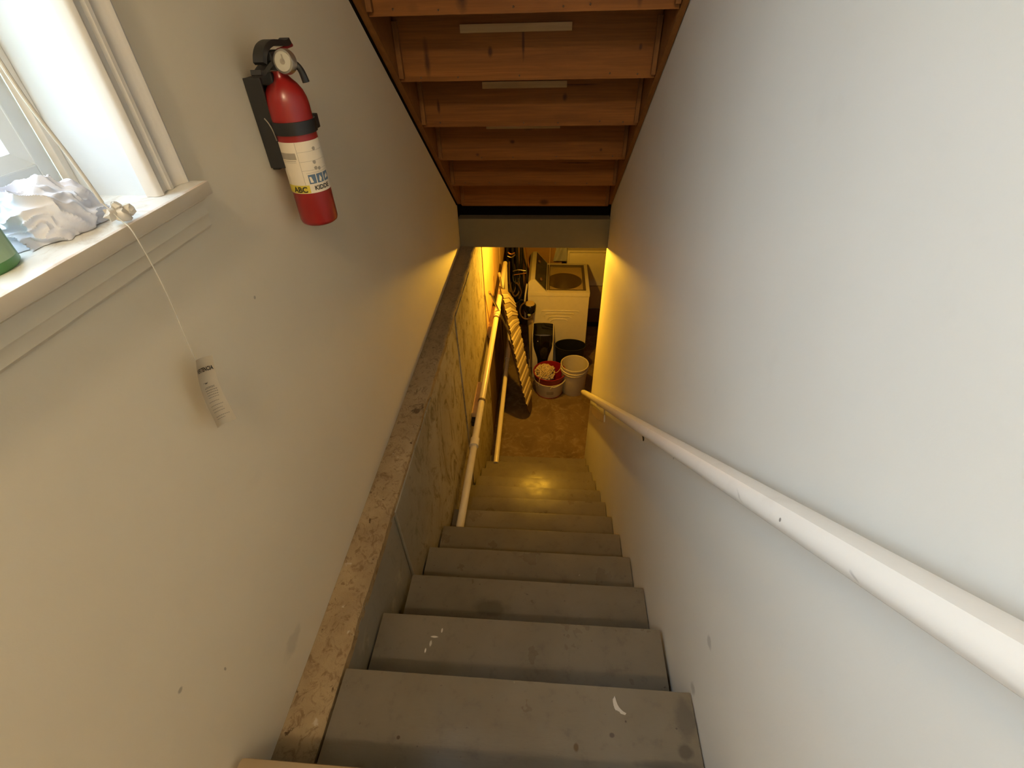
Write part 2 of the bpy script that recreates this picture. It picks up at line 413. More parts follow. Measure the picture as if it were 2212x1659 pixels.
def strg(x0, x1):
    y0, z0 = nose(-1); y1, z1 = nose(11)
    return prism(BM(), [(.105, z0-.24), (y0-.03, z0-.24), (y1-.03, z1-.178), (y1-.03, FZ+.001), (y1-.20, FZ+.001), (.105, z0-.44)], x0, x1)
obj('stringer', strg(-.465, -.428), 'darkwood', st); obj('stringer', strg(.32, .355), 'darkwood', st)
# white skirt edge seen along the right wall
sc_ = BM(); q = [Vector((.190+.026*t-.007*sin(pi*t), .443-.034*t-.004*sin(pi*t), -1.3765)) for t in [k/7 for k in range(8)]]
ra, rb = [], []
for i, p in enumerate(q):
    t = i/7; wd = .0042*(.5+.9*sin(pi*min(1, .15+t*.9))); d = Vector((.6, .7, 0)).normalized()
    ra.append(sc_.verts.new(p-d*wd+Vector((0, 0, .003*sin(t*7))))); rb.append(sc_.verts.new(p+d*wd+Vector((0, 0, .004+.003*cos(t*5)))))
for i in range(7): sc_.faces.new((ra[i], ra[i+1], rb[i+1], rb[i]))
bmesh.ops.solidify(sc_, geom=sc_.faces, thickness=.001)
obj('paint_scrap', sc_, 'scrap', smooth=True, at=(.2, .425, -1.378), label='curled white paint scrap lying on the topmost full stair tread', category='scrap')

# ------------------------------------------------------------------ upper stairs, seen from below
us = thing('staircase', 'bare pine stairs overhead seen from underneath', 'stairs', (0, 1.6, -1.1))
def up(k): return 1.84+.258*k, -.065-.207*k
for k in range(-6, 6):
    y, z = up(k)
    b = box(-.578, .362, y, y+.020, z, z+.212); obj('riser', b, 'pine', us)
    obj('tread', box(-.578, .362, y+.021, y+.258-.001+.03*(k < 5), z+.002, z+.03), 'pine', us)
for k, (xa, xb, zz) in {1: (-.338, .056, -.113), 2: (-.303, .052, -.320), 3: (-.327, .033, -.527), 0: (-.32, .05, .09)}.items():
    y, z = up(k); obj('glue_block', box(xa, xb, y-.011, y-.001, zz-.013, zz+.012, bev=.001), 'cleat', us)
for x0, x1 in ((XL+.008, -.580), (.364, XR-.003)):
    ya, za = .10, -.022+.80*(1.785-.10); yb, zb = 3.11, -.022-.80*(3.11-1.785)
    obj('stringer', prism(BM(), [(ya, za), (yb, zb), (yb, zb+.30), (ya, za+.30)], x0, x1), 'pine_side', us)
for k in range(0, 6):
    y, z = up(k)
    for x0, x1 in ((-.5785, -.560), (.345, .3615)):
        obj('cleat', box(x0, x1, y-.022, y-.001, z+.012, z+.185, bev=.002), 'pine_side', us)
nb = 0
for k in range(0, 5):
    y, z = up(k)
    for x in random.sample([-.5, -.36, -.2, -.13, .02, .1, .2, .3], 5):
        bm = BM(); bmesh.ops.create_icosphere(bm, subdivisions=1, radius=.0035, matrix=Matrix.Translation((x, y-.001, z+.012+random.random()*.006)))
        obj('nail', bm, 'brown', us)
struct('gap_shade_strip', prism(BM(), [(.10, 1.32), (3.11, -1.09), (3.11, -1.075), (.10, 1.335)], XL, XL+.0075), 'dark')  # near-black strip paints the shade in the gap between wall and stringer

# ------------------------------------------------------------------ window
WY0, WY1, WZ0, WZ1 = -.27, .711, -.235, .80
win = struct('window_1', box(XL-.135, XL-.103, WY0, WY0+.03, WZ0, WZ1), 'frame')
jb = box(XL-.12, XL+.004, WY1, WY1+.02, WZ0-.02, WZ1+.02, bev=.001); obj('jamb', jb, 'frame', win)
obj('jamb', box(XL-.12, XL+.004, WY0-.02, WY0, WZ0-.02, WZ1+.02, bev=.001), 'trim', win)
obj('head_jamb', box(XL-.12, XL+.004, WY0, WY1, WZ1, WZ1+.02), 'trim', win)
SX0, SX1 = -.765, -.728
def sash(y0, y1, z0, z1, xo=0):
    b = BM(); s, rl = .026, .054
    bx(b, SX0+xo, SX1+xo, y0, y0+s, z0, z1, bev=.002); bx(b, SX0+xo, SX1+xo, y1-s, y1, z0, z1, bev=.002)
    bx(b, SX0+xo, SX1+xo, y0+s, y1-s, z0, z0+rl, bev=.002); bx(b, SX0+xo, SX1+xo, y0+s, y1-s, z1-.045, z1, bev=.002)
    def bead(pa, pb, inw):   # sloping glazing bead between two corners, slope towards the glass
        pa, pb, inw = Vector(pa), Vector(pb), Vector(inw); xs = SX1+xo
        prf = [(xs-.0015, 0), (xs-.010, .018), (xs-.016, .018), (xs-.016, 0)]
        A = [b.verts.new(Vector((x, pa.y, pa.z))+inw*q+(pb-pa).normalized()*q) for x, q in prf]
        B = [b.verts.new(Vector((x, pb.y, pb.z))+inw*q-(pb-pa).normalized()*q) for x, q in prf]
        for n in range(4): b.faces.new((A[n], A[(n+1) % 4], B[(n+1) % 4], B[n]))
        b.faces.new(A[::-1]); b.faces.new(B)
    c0, c1, c2, c3 = (0, y0+s, z0+rl), (0, y1-s, z0+rl), (0, y1-s, z1-.045), (0, y0+s, z1-.045)
    bead(c0, c1, (0, 0, 1)); bead(c1, c2, (0, -1, 0)); bead(c2, c3, (0, 0, -1)); bead(c3, c0, (0, 1, 0))
    o = obj('sash', b, 'frame', win)
    obj('pane', box(SX1+xo-.0135, SX1+xo-.0115, y0+s+.001, y1-s-.001, z0+rl+.001, z1-.046), 'pane', o)
sash(WY0+.004, WY1-.012, WZ0+.002, .285); sash(WY0+.004, WY1-.012, .29, WZ1-.003, -.02)
# inner stop strips
obj('stop_strip', box(-.728, -.716, WY1-.012, WY1-.0005, WZ0, WZ1, bev=.001), 'trim', win)
obj('window_sill', box(-.775, -.563, WY0-.10, .786, WZ0-.021, WZ0, bev=.003), 'sill', win, smooth=True)
def casing(y_in, sgn, name='casing'):
    # moulded profile in (y, x) swept along z
    pr = [(0, 0), (0, .016), (.003, .020), (.009, .022), (.014, .020), (.017, .014), (.030, .013), (.034, .017), (.040, .0175), (.044, .0145), (.060, .015), (.066, .020), (.072, .022), (.077, .020), (.078, 0)]
    return prism(BM(), [(XL+b, y_in+sgn*a) for a, b in pr], WZ0+.0005, WZ1+.08, 'z')
obj('casing', casing(.703, 1), 'trim', win, smooth=True); obj('casing', casing(WY0-.002, -1), 'trim', win, smooth=True)
obj('head_casing', box(XL, XL+.02, WY0, .703, WZ1+.002, WZ1+.08), 'trim', win)
pr = [(XL, -.257), (XL+.022, -.257), (XL+.022, -.268), (XL+.016, -.272), (XL+.013, -.285), (XL+.016, -.294), (XL+.012, -.300), (XL+.012, -.314), (XL+.006, -.320), (XL, -.320)]
obj('apron', prism(BM(), pr, WY0-.08, .800, 'y'), 'wall_l', win, smooth=True)
struct('ground_outside', box(-9, -.90, -6, 9, -.75, -.70), 'grass')

# cloth on the sill
def cloth(cx, cy, cz, rx, ry, h, seed, nu=90, nv=60):
    bm = BM(); g_ = []
    for i in range(nu+1):
        row = []
        for j in range(nv+1):
            u = 2*pi*i/nu; v = j/nv*pi*.5
            rr = cos(v)**.55
            x, y, z = cos(u)*rr, sin(u)*rr, sin(v)**.8
            p = Vector((x*1.3, y*1.3, z*1.5+seed))
            w_ = Vector((noise.noise(p*1.1), noise.noise(p*1.1+Vector((9, 0, 0))), noise.noise(p*1.1+Vector((0, 9, 0)))))
            q = p+w_*1.1
            ph = 7.5*(x*.55+y*.35+z*.9)+noise.noise(p*1.3)*3.2
            ph2 = 15*(y*.8-x*.3+z*.5)+noise.noise(p*1.9+Vector((4, 4, 4)))*4.5
            rid = (1-abs(sin(ph)))**1.2*.13+(1-abs(sin(ph2)))**1.2*.045*(.4+abs(noise.noise(p*1.5))*2)+noise.noise(p*1.1)*.20-.06
            k = .82+rid
            row.append(bm.verts.new((cx+rx*x*k, cy+ry*y*k, cz+max(.0008, h*z*(.85+rid*1.1)))))
        g_.append(row)
    for i in range(nu):
        for j in range(nv): 
            try: bm.faces.new((g_[i][j], g_[i+1][j], g_[i+1][j+1], g_[i][j+1]))
            except ValueError: pass
    bmesh.ops.remove_doubles(bm, verts=bm.verts, dist=.0004)
    return bm
obj('rag', cloth(-.650, .572, -.235, .060, .082, .066, 3.1, 150, 80), 'cloth', smooth=True, at=(-.65, .575, -.235), label='crumpled white cotton rag on the window sill', category='rag')
bt = thing('bottle', 'green plastic bottle standing on the sill at the left edge', 'bottle', (-.637, .452, -.235))
obj('body', lathe(BM(), (-.637, .455, -.235), [(.001, 0), (.030, 0), (.033, .004), (.033, .11), (.028, .125), (.013, .145), (.012, .16), (.001, .16)], 32, 1, 1.2), 'green', bt, smooth=True)
obj('cap', lathe(BM(), (-.637, .455, -.08), [(.001, 0), (.014, 0), (.014, .02), (.001, .02)], 20), 'white', bt, smooth=True)
bm = BM(); 
for i in range(12):
    a0 = radians(-60+i*8); a1 = radians(-60+(i+1)*8); vs = [bm.verts.new((-.637+.0336*cos(a), .455+.0336*1.2*sin(a), z)) for a, z in ((a0, -.223), (a1, -.223), (a1, -.160), (a0, -.160))]; bm.faces.new(vs)
obj('label_patch', bm, plain('pale green label', (.30, .42, .26), .5), bt)
# blind cord with warning tag
cd = thing('blind_cord', 'clear blind cord with a paper warning tag hanging over the sill', 'cord', (-.56, .57, -.235))
obj('wand', tube(BM(), spline([(-.590, .565, .60), (-.590, .572, .10), (-.585, .570, -.06), (-.584, .586, -.150), (-.581, .592, -.205)]), .0022, 8), 'wand', cd, smooth=True)
obj('string', tube(BM(), spline([(-.581, .592, -.205), (-.565, .588, -.226), (-.551, .582, -.240), (-.549, .582, -.30), (-.556, .586, -.36), (-.565, .588, -.42), (-.573, .594, -.458)]), .0009, 6), 'wand', cd, smooth=True)
bm = BM()
for cc, r in (((-.572, .602, -.224), .010), ((-.577, .591, -.220), .008), ((-.570, .612, -.222), .008), ((-.574, .602, -.214), .006)):
    bmesh.ops.create_icosphere(bm, subdivisions=2, radius=r, matrix=Matrix.Translation(cc))
for v in bm.verts: v.co += Vector((noise.noise(v.co*300), noise.noise(v.co*300+Vector((5, 0, 0))), noise.noise(v.co*300+Vector((0, 5, 0)))))*.005
obj('knot', bm, 'wand', cd, smooth=True)
# tag: local frame
T0, T1, T2, T3 = Vector((-.575, .590, -.459)), Vector((-.575, .628, -.475)), Vector((-.575, .603, -.602)), Vector((-.575, .562, -.586))
def tagp(u, v, lift=0):   # u across 0..1, v down 0..1; u below 0 curls backwards
    if u < 0:
        th = min(2.4, -u*2.6); w_ = .040/2.6; e = tagp(0, v, 0); d = (T1-T0).normalized()
        return e-d*(w_*sin(th))+Vector((-w_*(1-cos(th))+lift*cos(th), 0, 0))-d*(lift*sin(th))
    p = (T0*(1-u)+T1*u)*(1-v)+(T3*(1-u)+T2*u)*v
    return p+Vector((.010*(u-.5)**2*2-.006*sin(v*4)+lift-.010*(1-u)*v*.6, 0, 0))
def patch(f, u0, u1, v0, v1, nu, nv):
    bm = BM(); g_ = [[bm.verts.new(f(u0+(u1-u0)*i/nu, v0+(v1-v0)*j/nv)) for j in range(nv+1)] for i in range(nu+1)]
    for i in range(nu):
        for j in range(nv): bm.faces.new((g_[i][j], g_[i+1][j], g_[i+1][j+1], g_[i][j+1]))
    return bm
bm = patch(tagp, 0, 1, 0, 1, 10, 16); bmesh.ops.solidify(bm, geom=bm.faces, thickness=.0006)
tag = obj('tag', bm, 'label', cd, smooth=True)
obj('lettering', textbm('VERTENCIA', .175, lambda x, y: tagp(.01+x*1.0, .20-y*.48, .0009)), 'ink', tag)
rows = ['El cordon suelto', 'puede estrangular', 'a los ninos', 'mantenga el cordon', 'fuera del alcance', 'mueva las cunas', 'lejos de cordones', 'no quite esta', 'etiqueta']
for i, rw in enumerate(['mmmmmmmmmm', 'mmmmmmmmmmm', 'mmmmmmmmmmm', 'mmmmmmmm']):
    pass
def barpatch(u0, u1, v, h): return patch(lambda u, v_: tagp(u, v_, .0009), u0, u1, v, v+h, 6, 1)
prn = BM()
def addbars(lst, mat, par, f, nm):
    out = BM()
    for (u0, u1, v, h) in lst:
        nu = 6; a = [out.verts.new(f(u0+(u1-u0)*i/nu, v)) for i in range(nu+1)]; b = [out.verts.new(f(u0+(u1-u0)*i/nu, v+h)) for i in range(nu+1)]
        for i in range(nu): out.faces.new((a[i], a[i+1], b[i+1], b[i]))
    return obj(nm, out, mat, par, kind='stuff')
lines = []
for (v, n, h) in [(.36, 4, .010), (.44, 7, .014), (.475, 8, .014), (.51, 8, .012), (.545, 8, .012), (.58, 7, .010), (.64, 7, .010), (.70, 8, .010), (.75, 8, .010), (.79, 7, .010), (.86, 8, .011), (.895, 6, .010)]:
    u = .30 if v < .6 else .22
    for k in range(n):
        wd = .035+.05*random.random(); 
        if u+wd > .90: break
        lines.append((u, u+wd, v, h)); u += wd+.018
addbars(lines, 'grey_print', tag, lambda u, v: tagp(u, v, .0009), 'print_lines')
addbars([(.40, .52, .37, .012), (.36, .80, .43, .004)], 'ink', tag, lambda u, v: tagp(u, v, .001), 'print_lines')

# ------------------------------------------------------------------ fire extinguisher
EX, EY, ER = -.548, 1.100, .0420
ext = thing('fire_extinguisher', 'red fire extinguisher strapped to a black wall bracket', 'fire extinguisher', (EX, EY, -.418))
zb = -.422
prof = [(.001, 0), (.034, 0), (.040, .004), (ER, .010), (ER, .240), (.0405, .254), (.036, .268), (.028, .280), (.020, .288), (.0155, .294), (.0150, .303), (.001, .303)]
obj('cylinder', lathe(BM(), (EX, EY, zb), prof, 48), 'redext', ext, smooth=True)
vv = BM(); lathe(vv, (EX, EY, -.117), [(.001, 0), (.016, 0), (.017, .006), (.015, .014), (.013, .030), (.001, .030)], 20)
bx(vv, EX-.018, EX+.008, EY-.030, EY+.014, -.108, -.086, bev=.004)
valve = obj('valve', vv, 'bracket', ext, smooth=True)
flat = [(-.010, -.004), (.010, -.004), (.010, .004), (-.010, .004)]
hX = EX-.004
obj('carry_handle', sweep(BM(), spline([(hX, 1.110, -.100), (hX, 1.075, -.104), (hX, 1.050, -.110), (hX, 1.030, -.116), (hX, 1.018, -.113)]), flat), 'bracket', ext, smooth=True)
obj('lever', sweep(BM(), spline([(hX, 1.172, -.076), (hX, 1.155, -.079), (hX, 1.125, -.076), (hX, 1.095, -.074), (hX, 1.068, -.079), (hX, 1.050, -.090), (hX, 1.042, -.102)]), [(-.012, -.005), (.012, -.005), (.010, .005), (-.010, .005)]), 'bracket', ext, smooth=True)
obj('pull_pin', tube(BM(), [(EX+.004, 1.110, -.088), (EX+.004, 1.160, -.085), (EX+.004, 1.178, -.084)], .0035, 8), 'redplastic', ext, smooth=True)
gn = Vector((-.10, -.98, .14)).normalized(); gc = Vector((-.519, 1.085, -.104))
def disc(c0, n_, r0, r1, d, seg=28):
    return sweep(BM(), [c0, c0+n_*d*.6, c0+n_*d], circ(r0, seg), scales=[1, 1, r1/r0])
gg = obj('gauge', disc(gc, gn, .0215, .0200, .014), 'chrome', ext, smooth=True)
obj('dial', disc(gc+gn*.0142, gn, .0165, .0165, .0006), plain('gauge dial', (.50, .47, .38), .25), gg)
bmn = disc(gc+gn*.0153, gn, .005, .005, .0004); bx(bmn, gc.x-.001, gc.x+.001, gc.y-.0166, gc.y-.0160, gc.z+.002, gc.z+.014)
obj('needle', bmn, 'grey_print', gg)
nz = spline([(-.519, 1.094, -.104), (-.504, 1.088, -.108), (-.497, 1.090, -.120), (-.494, 1.092, -.139)])
obj('nozzle', sweep(BM(), nz, circ(.0062, 14), scales=[.75+.40*i/(len(nz)-1) for i in range(len(nz))]), 'black', ext, smooth=True)
bp = BM(); bx(bp, XL+.001, XL+.018, EY-.026, EY+.026, -.300, -.128, bev=.003); bx(bp, XL+.016, EX-.006, EY-.022, EY+.022, -.142, -.120, bev=.003)
bx(bp, XL+.001, EX-.028, EY-.031, EY-.025, -.295, -.128, bev=.001); bx(bp, XL+.001, EX-.028, EY+.025, EY+.031, -.295, -.128, bev=.001)
obj('wall_bracket', bp, 'bracket', ext)
sb = BM(); n_ = 40; R1, R2 = ER+.0008, ER+.004
ang = [radians(-200+i*(400-0)/n_) for i in range(n_+1)]
ri = [[sb.verts.new((EX+r*cos(a), EY+r*sin(a), z)) for (r, z) in ((R1, -.229), (R2, -.229), (R2, -.205), (R1, -.205))] for a in [2*pi*i/n_ for i in range(n_)]]
for i in range(n_):
    a, b = ri[i], ri[(i+1) % n_]
    for j in range(4): sb.faces.new((a[j], a[(j+1) % 4], b[(j+1) % 4], b[j]))
bx(sb, EX+.020, EX+.036, EY+ER-.010, EY+ER+.008, -.231, -.203, bev=.003)
obj('strap', sb, 'black', ext, smooth=True)
obj('wire_clip', tube(BM(), spline([(XL+.022, EY-.033, -.198), (XL+.030, EY-.036, -.208), (XL+.034, EY-.036, -.222), (XL+.034, EY-.033, -.24)]), .0012, 6), 'chrome', ext)
# paper label wrapped round the cylinder
def cy_(u, v, l=.0008):   # u in metres along arc from a0, v = z
    a = radians(-63)+u/ER; return Vector((EX+(ER+l)*cos(a), EY+(ER+l)*sin(a), v))
lw = ER*radians(84)
lab = obj('label_sheet', patch(lambda u, v: cy_(u, v), -lw, lw*1.1, -.346, -.242, 40, 1), 'label', ext)
P_ = lambda l=.0013: (lambda u, v: cy_(u, v, l))
addbars([(-.050, -.014, -.2755, .013)], 'grey_print', lab, P_(), 'print_block')
addbars([(-.0105, -.0098, -.330, .087), (-.010, .05, -.262, .0005), (-.010, .05, -.281, .0005), (-.010, .05, -.299, .0005), (-.046, -.016, -.279, .0012), (-.046, -.016, -.2818, .0006), (-.003, .045, -.3045, .0005)], 'grey_print', lab, P_(), 'print_lines')
obj('yellow_band', patch(P_(.0012), -.060, -.003, -.3450, -.3285, 14, 1), 'yellow', lab)
obj('lettering', textbm('ABC', .0165, lambda x, y: cy_(-.0400+x*.98, -.3430+y, .0018)), 'ink', lab)
obj('lettering', textbm('KIDDE', .0130, lambda x, y: cy_(.0065+x*.95, -.3400+y, .0018)), 'ink', lab)
for k in range(3):
    u0 = -.001+.0175*k
    fr = obj('pictogram', patch(P_(.0013), u0, u0+.0155, -.3265, -.3075, 4, 1), 'blue_print', lab)
    pts = [[(.003, .002), (.009, .002), (.006, .011), (.002, .011)], [(.004, .003), (.008, .001), (.011, .006), (.007, .012)], [(.003, .003), (.012, .005), (.010, .011), (.004, .008)]][k]
    bm = BM(); bm.faces.new([bm.verts.new(cy_(u0+a, -.3265+b*1.35, .0019)) for a, b in pts]); obj('symbol', bm, 'label', lab)
for k, (u, v) in enumerate([(.020, -.284), (.020, -.296), (.028, -.298), (.026, -.258)]):
    bm = BM(); bm.faces.new([bm.verts.new(cy_(u+.0035*cos(a)*(1+.3*(i % 2)), v+.004*sin(a), .0018)) for i, a in enumerate([2*pi*i/7 for i in range(7)])]); obj('symbol', bm, 'grey_print', lab)

# ------------------------------------------------------------------ handrail
hr = thing('handrail', 'white painted wooden handrail sloping down the right wall', 'handrail', (.335, .4, -.55))
sl = math.atan2(2.883-.363, 3.399-.157)
a = Vector((.332, -.10, -.363+.7774*.257)); b = Vector((.332, 3.27, -.363-.7774*(3.27-.157)))
RS = 1.09
rp = [(-.0215, -.004), (-.0205, .008), (-.014, .0165), (0, .019), (.014, .0165), (.0205, .008), (.0215, -.004), (.017, -.013), (.009, -.019), (-.009, -.019), (-.017, -.013)]
d_ = (b-a).normalized(); N_ = 60
rp = [(q[0]*RS, q[1]*RS) for q in rp]
ptsr = [a+(b-a)*i/N_ for i in range(N_+1)]+[b+d_*.006, b+d_*.010]
obj('rail', sweep(BM(), ptsr, rp, scales=[1]*(N_+1)+[.8, .45]), 'rail', hr, smooth=True)
def bracket(y, mt='rail', plate=True):
    c_ = a+(b-a)*((y-a.y)/(b.y-a.y)); bm = BM()
    tube(bm, spline([c_+Vector((0, 0, -.018)), c_+Vector((.006, 0, -.040)), c_+Vector((.030, 0, -.055)), c_+Vector((.050, 0, -.058))]), .006, 8)
    if plate: bx(bm, XR-.006, XR-.0005, c_.y-.018, c_.y+.018, c_.z-.095, c_.z-.030, bev=.002)
    obj('bracket', bm, mt, hr, smooth=True)
bracket(2.35); 
c_ = a+(b-a)*((1.31-a.y)/(b.y-a.y)); obj('screw_hole', box(XR-.004, XR-.0005, 1.335, 1.365, -1.378, -1.366, bev=.001), 'black', hr)
mk = a+(b-a)*((.391-a.y)/(b.y-a.y)); 
# wooden backing seen behind the lower bracket
obj('backing_strip', prism(BM(), [(2.30, -2.145), (2.95, -2.655), (2.93, -2.70), (2.60, -2.47), (2.28, -2.19)], XR-.008, XR-.0005), 'rail', hr)

# ------------------------------------------------------------------ drain pipes on the foundation wall
def line(y, y0, z0, y1, z1): return z0+(z1-z0)*(y-y0)/(y1-y0)
p1 = thing('drain_pipe', 'upper white plastic drain pipe running along the concrete wall', 'pipe', (-.44, 3, -2.2))
zf = lambda y: line(y, 1.486, -2.236, 4.486, -2.156)
def seg(y0, y1, r, x, f): return tube(BM(), [(x, y0, f(y0)), (x, y1, f(y1))], r, 20)
obj('pipe', seg(1.43, 3.60, .022, -.44, zf), 'pvc', p1, smooth=True)
obj('pipe', tube(BM(), [(-.44, 3.60, zf(3.6)), (-.445, 4.50, -2.156)], .024, 20), 'pvc', p1, smooth=True)
obj('coupling', seg(2.055, 2.115, .029, -.44, zf), 'pvc', p1, smooth=True)
obj('coupling', seg(3.54, 3.64, .028, -.44, zf), 'pvc', p1, smooth=True)
for y in (2.47, 3.50): obj('hanger_strap', seg(y-.008, y+.008, .0255, -.44, zf), 'brown', p1, smooth=True)
obj('bracket_block', box(XT, XT+.045, 2.40, 2.74, -2.30, -2.262, bev=.003), 'plywood', p1)
obj('bracket_block', box(XT, XT+.045, 2.36, 2.48, -2.35, -2.303, bev=.003), 'black', p1, label='dark bracket block')
obj('bracket_block', box(XT, XT+.05, 3.46, 3.80, -2.36, -2.24, bev=.003), 'plywood', p1)
p2 = thing('drain_pipe', 'lower stained plastic drain pipe near the foot of the stairs', 'pipe', (-.415, 3.5, -3.1))
zf2 = lambda y: line(y, 2.799, -3.192, 4.344, -3.016)
obj('pipe', seg(2.77, 4.15, .022, -.415, zf2), 'pvc', p2, smooth=True)
obj('coupling', seg(4.08, 4.24, .028, -.415, zf2), 'pvc', p2, smooth=True)
obj('riser_pipe', tube(BM(), spline([(-.415, 4.2, zf2(4.2)), (-.415, 4.40, -2.98), (-.43, 4.46, -2.85), (-.445, 4.48, -2.4), (-.445, 4.49, -2.17)]), .022, 16), 'pvc', p2, smooth=True)

# ------------------------------------------------------------------ ironing board leaning against the wall
def onXr(px, py, X):
    r = Rv*((px-1106)/FPX) - Uv*((py-829.5)/FPX) + F; return r*(X/r.x)
def onZr(px, py, z):
    r = Rv*((px-1106)/FPX) - Uv*((py-829.5)/FPX) + F; return r*(z/r.z)
ib = thing('ironing_board', 'folded ironing board with striped beige cover leaning on the wall', 'ironing board', (-.17, 3.79, FZ))
B0 = onZr(1145, 886, FZ+.04); Tt = onXr(1079, 619, -.44)+Vector((.02, .155, -.01))
A_ = (Tt-B0).normalized(); Wd = (Vector((-.06, -.39, .05))); Wd = (Wd-A_*Wd.dot(A_)).normalized(); Nn = A_.cross(Wd).normalized()
if Nn.x < 0: Nn = -Nn
Ln = (Tt-B0).length
def hw(t):   # half width, nose at the bottom
    return .165*min(1, math.sqrt(max(0, 1-(1-min(1, (t+.02)/.34))**2)))
def ibp(t, s, n=0):
    k = max(0, (t-.6)/.4); far = max(0, -s)*.17*k + (1-abs(s))*.05*k
    return B0+A_*(Ln*(t-far))+Wd*(hw(t)*s)+Nn*n
fr = BM(); NT = 40
g_ = [[fr.verts.new(ibp(i/NT, s, k)) for s, k in ((-1, 0), (1, 0), (1, .012), (-1, .012))] for i in range(NT+1)]
for i in range(NT):
    for j in range(4): fr.faces.new((g_[i][j], g_[i][(j+1) % 4], g_[i+1][(j+1) % 4], g_[i+1][j]))
fr.faces.new(g_[0]); fr.faces.new(g_[-1])
obj('board', fr, 'brown', ib, smooth=True)
NB = 26
for i in range(NB):
    t0, t1 = .085+.895*i/NB, .085+.895*(i+1)/NB
    big = i % 3 != 1; h = .022 if big else .014
    bm = BM(); sec = [(t0, .0125), (t0+(t1-t0)*.2, h), (t0+(t1-t0)*.8, h), (t1, .0125)]
    g2 = [[bm.verts.new(ibp(t, s*1.03, n_)) for t, n_ in sec] for s in [-1+k/4 for k in range(9)]]
    for a_, b_ in zip(g2, g2[1:]):
        for j in range(3): bm.faces.new((a_[j], a_[j+1], b_[j+1], b_[j]))
    obj('cover_stripe', bm, 'cover' if big else 'cover_dark', ib, smooth=True)
L1 = [onXr(1078, 592, -.45), onXr(1087, 650, -.44)]; L2 = [onXr(1059, 632, -.47), onXr(1092, 672, -.455)]
def polerod(p, q, r=.0085):
    p, q = Vector(p), Vector(q); o = obj('leg', tube(BM(), [p, q], r, 10), 'chrome', ib, smooth=True); d = (q-p).normalized()
    obj('rubber_foot', tube(BM(), [p-d*.004, p+d*.03], r*1.5, 10), 'tan', o, smooth=True)
polerod(onXr(1078, 590, -.45), ibp(.70, .3, -.02)); polerod(onXr(1058, 631, -.47), ibp(.62, .4, -.02))
obj('leg', tube(BM(), [ibp(.62, .9, -.02), ibp(.06, .2, -.02), ibp(-.03, -.1, -.01)], .008, 8), 'brown', ib, smooth=True)

# ------------------------------------------------------------------ washing machine (side panel towards the stairs)
WX0, WX1, WY0_, WY1_, WZ = -.225, .440, 4.675, 5.37, -2.57
wm = thing('washing_machine', 'white top loading washing machine with tinted lid', 'washing machine', (.1, 5.0, FZ))
bd = BM(); bx(bd, WX0, WX1, WY0_, WY1_, FZ+.02, WZ-.42)
bx(bd, WX0, WX1, WY0_, WY0_+.012, WZ-.42, WZ-.046); bx(bd, WX0, WX1, WY1_-.012, WY1_, WZ-.42, WZ-.046); bx(bd, WX0, WX0+.012, WY0_+.012, WY1_-.012, WZ-.42, WZ-.046); bx(bd, WX1-.012, WX1, WY0_+.012, WY1_-.012, WZ-.42, WZ-.046)
obj('cabinet', bd, 'white', wm, smooth=True)
for k, (x0, x1, z0) in enumerate([(-.06, .33, -2.80), (-.02, .28, -2.835), (.02, .25, -2.875), (.05, .21, -2.91)]):
    pts = spline([(x0-.02, WY0_-.001, z0-.05), (x0-.01, WY0_-.002, z0-.015), (x0+.03, WY0_-.002, z0), (x1-.03, WY0_-.002, z0), (x1+.01, WY0_-.002, z0-.015)], 5)
    obj('embossed_bead', sweep(BM(), pts, circ(.006, 8, .004)), 'white', wm, smooth=True)
# top ring with opening
tp = BM()
ox0, ox1, oy0, oy1 = -.02, .405, WY0_+.04, WY1_-.04
for q in ((WX0, ox0, WY0_-.006, WY1_+.006), (ox1, WX1+.004, WY0_-.006, WY1_+.006), (ox0, ox1, WY0_-.006, oy0), (ox0, ox1, oy1, WY1_+.006)): bx(tp, q[0], q[1], q[2], q[3], WZ-.048, WZ)
obj('top_panel', tp, 'white', wm)
# tub deck with a round hole, drum
cxd, cyd, rd = .175, 5.02, .20
dk = BM(); n_ = 48; inner = [dk.verts.new((cxd+rd*cos(2*pi*i/n_), cyd+rd*.98*sin(2*pi*i/n_), WZ-.045)) for i in range(n_)]
def sq(a):
    c0, s0 = cos(a), sin(a); 
    tx = ((ox1-cxd) if c0 > 0 else (cxd-ox0))/max(1e-6, abs(c0)); ty = ((oy1-cyd) if s0 > 0 else (cyd-oy0))/max(1e-6, abs(s0)); t = min(tx, ty)
    return (cxd+c0*t, cyd+s0*t, WZ-.030)
outer = [dk.verts.new(sq(2*pi*i/n_)) for i in range(n_)]
for i in range(n_): dk.faces.new((inner[i], inner[(i+1) % n_], outer[(i+1) % n_], outer[i]))
obj('tub_deck', dk, 'white', wm)
obj('drum', lathe(BM(), (cxd, cyd, WZ-.047), [(.195, 0), (.21, -.05), (.21, -.30), (.08, -.32), (.001, -.22)], 40), 'steel', wm, smooth=True)
ld = BM(); fwid = .030
for q in ((ox0+.0, ox0+fwid, oy0, oy1), (ox1-fwid, ox1, oy0, oy1), (ox0+fwid, ox1-fwid, oy0, oy0+.018), (ox0+fwid, ox1-fwid, oy1-.03, oy1)): bx(ld, q[0], q[1], q[2], q[3], WZ-.012, WZ+.004, bev=.002)
lid = obj('lid', ld, 'panel_tint', wm)
obj('lid_glass', box(ox0+fwid, ox1-fwid, oy0+.018, oy1-.03, WZ-.006, WZ-.002), 'lid', lid)
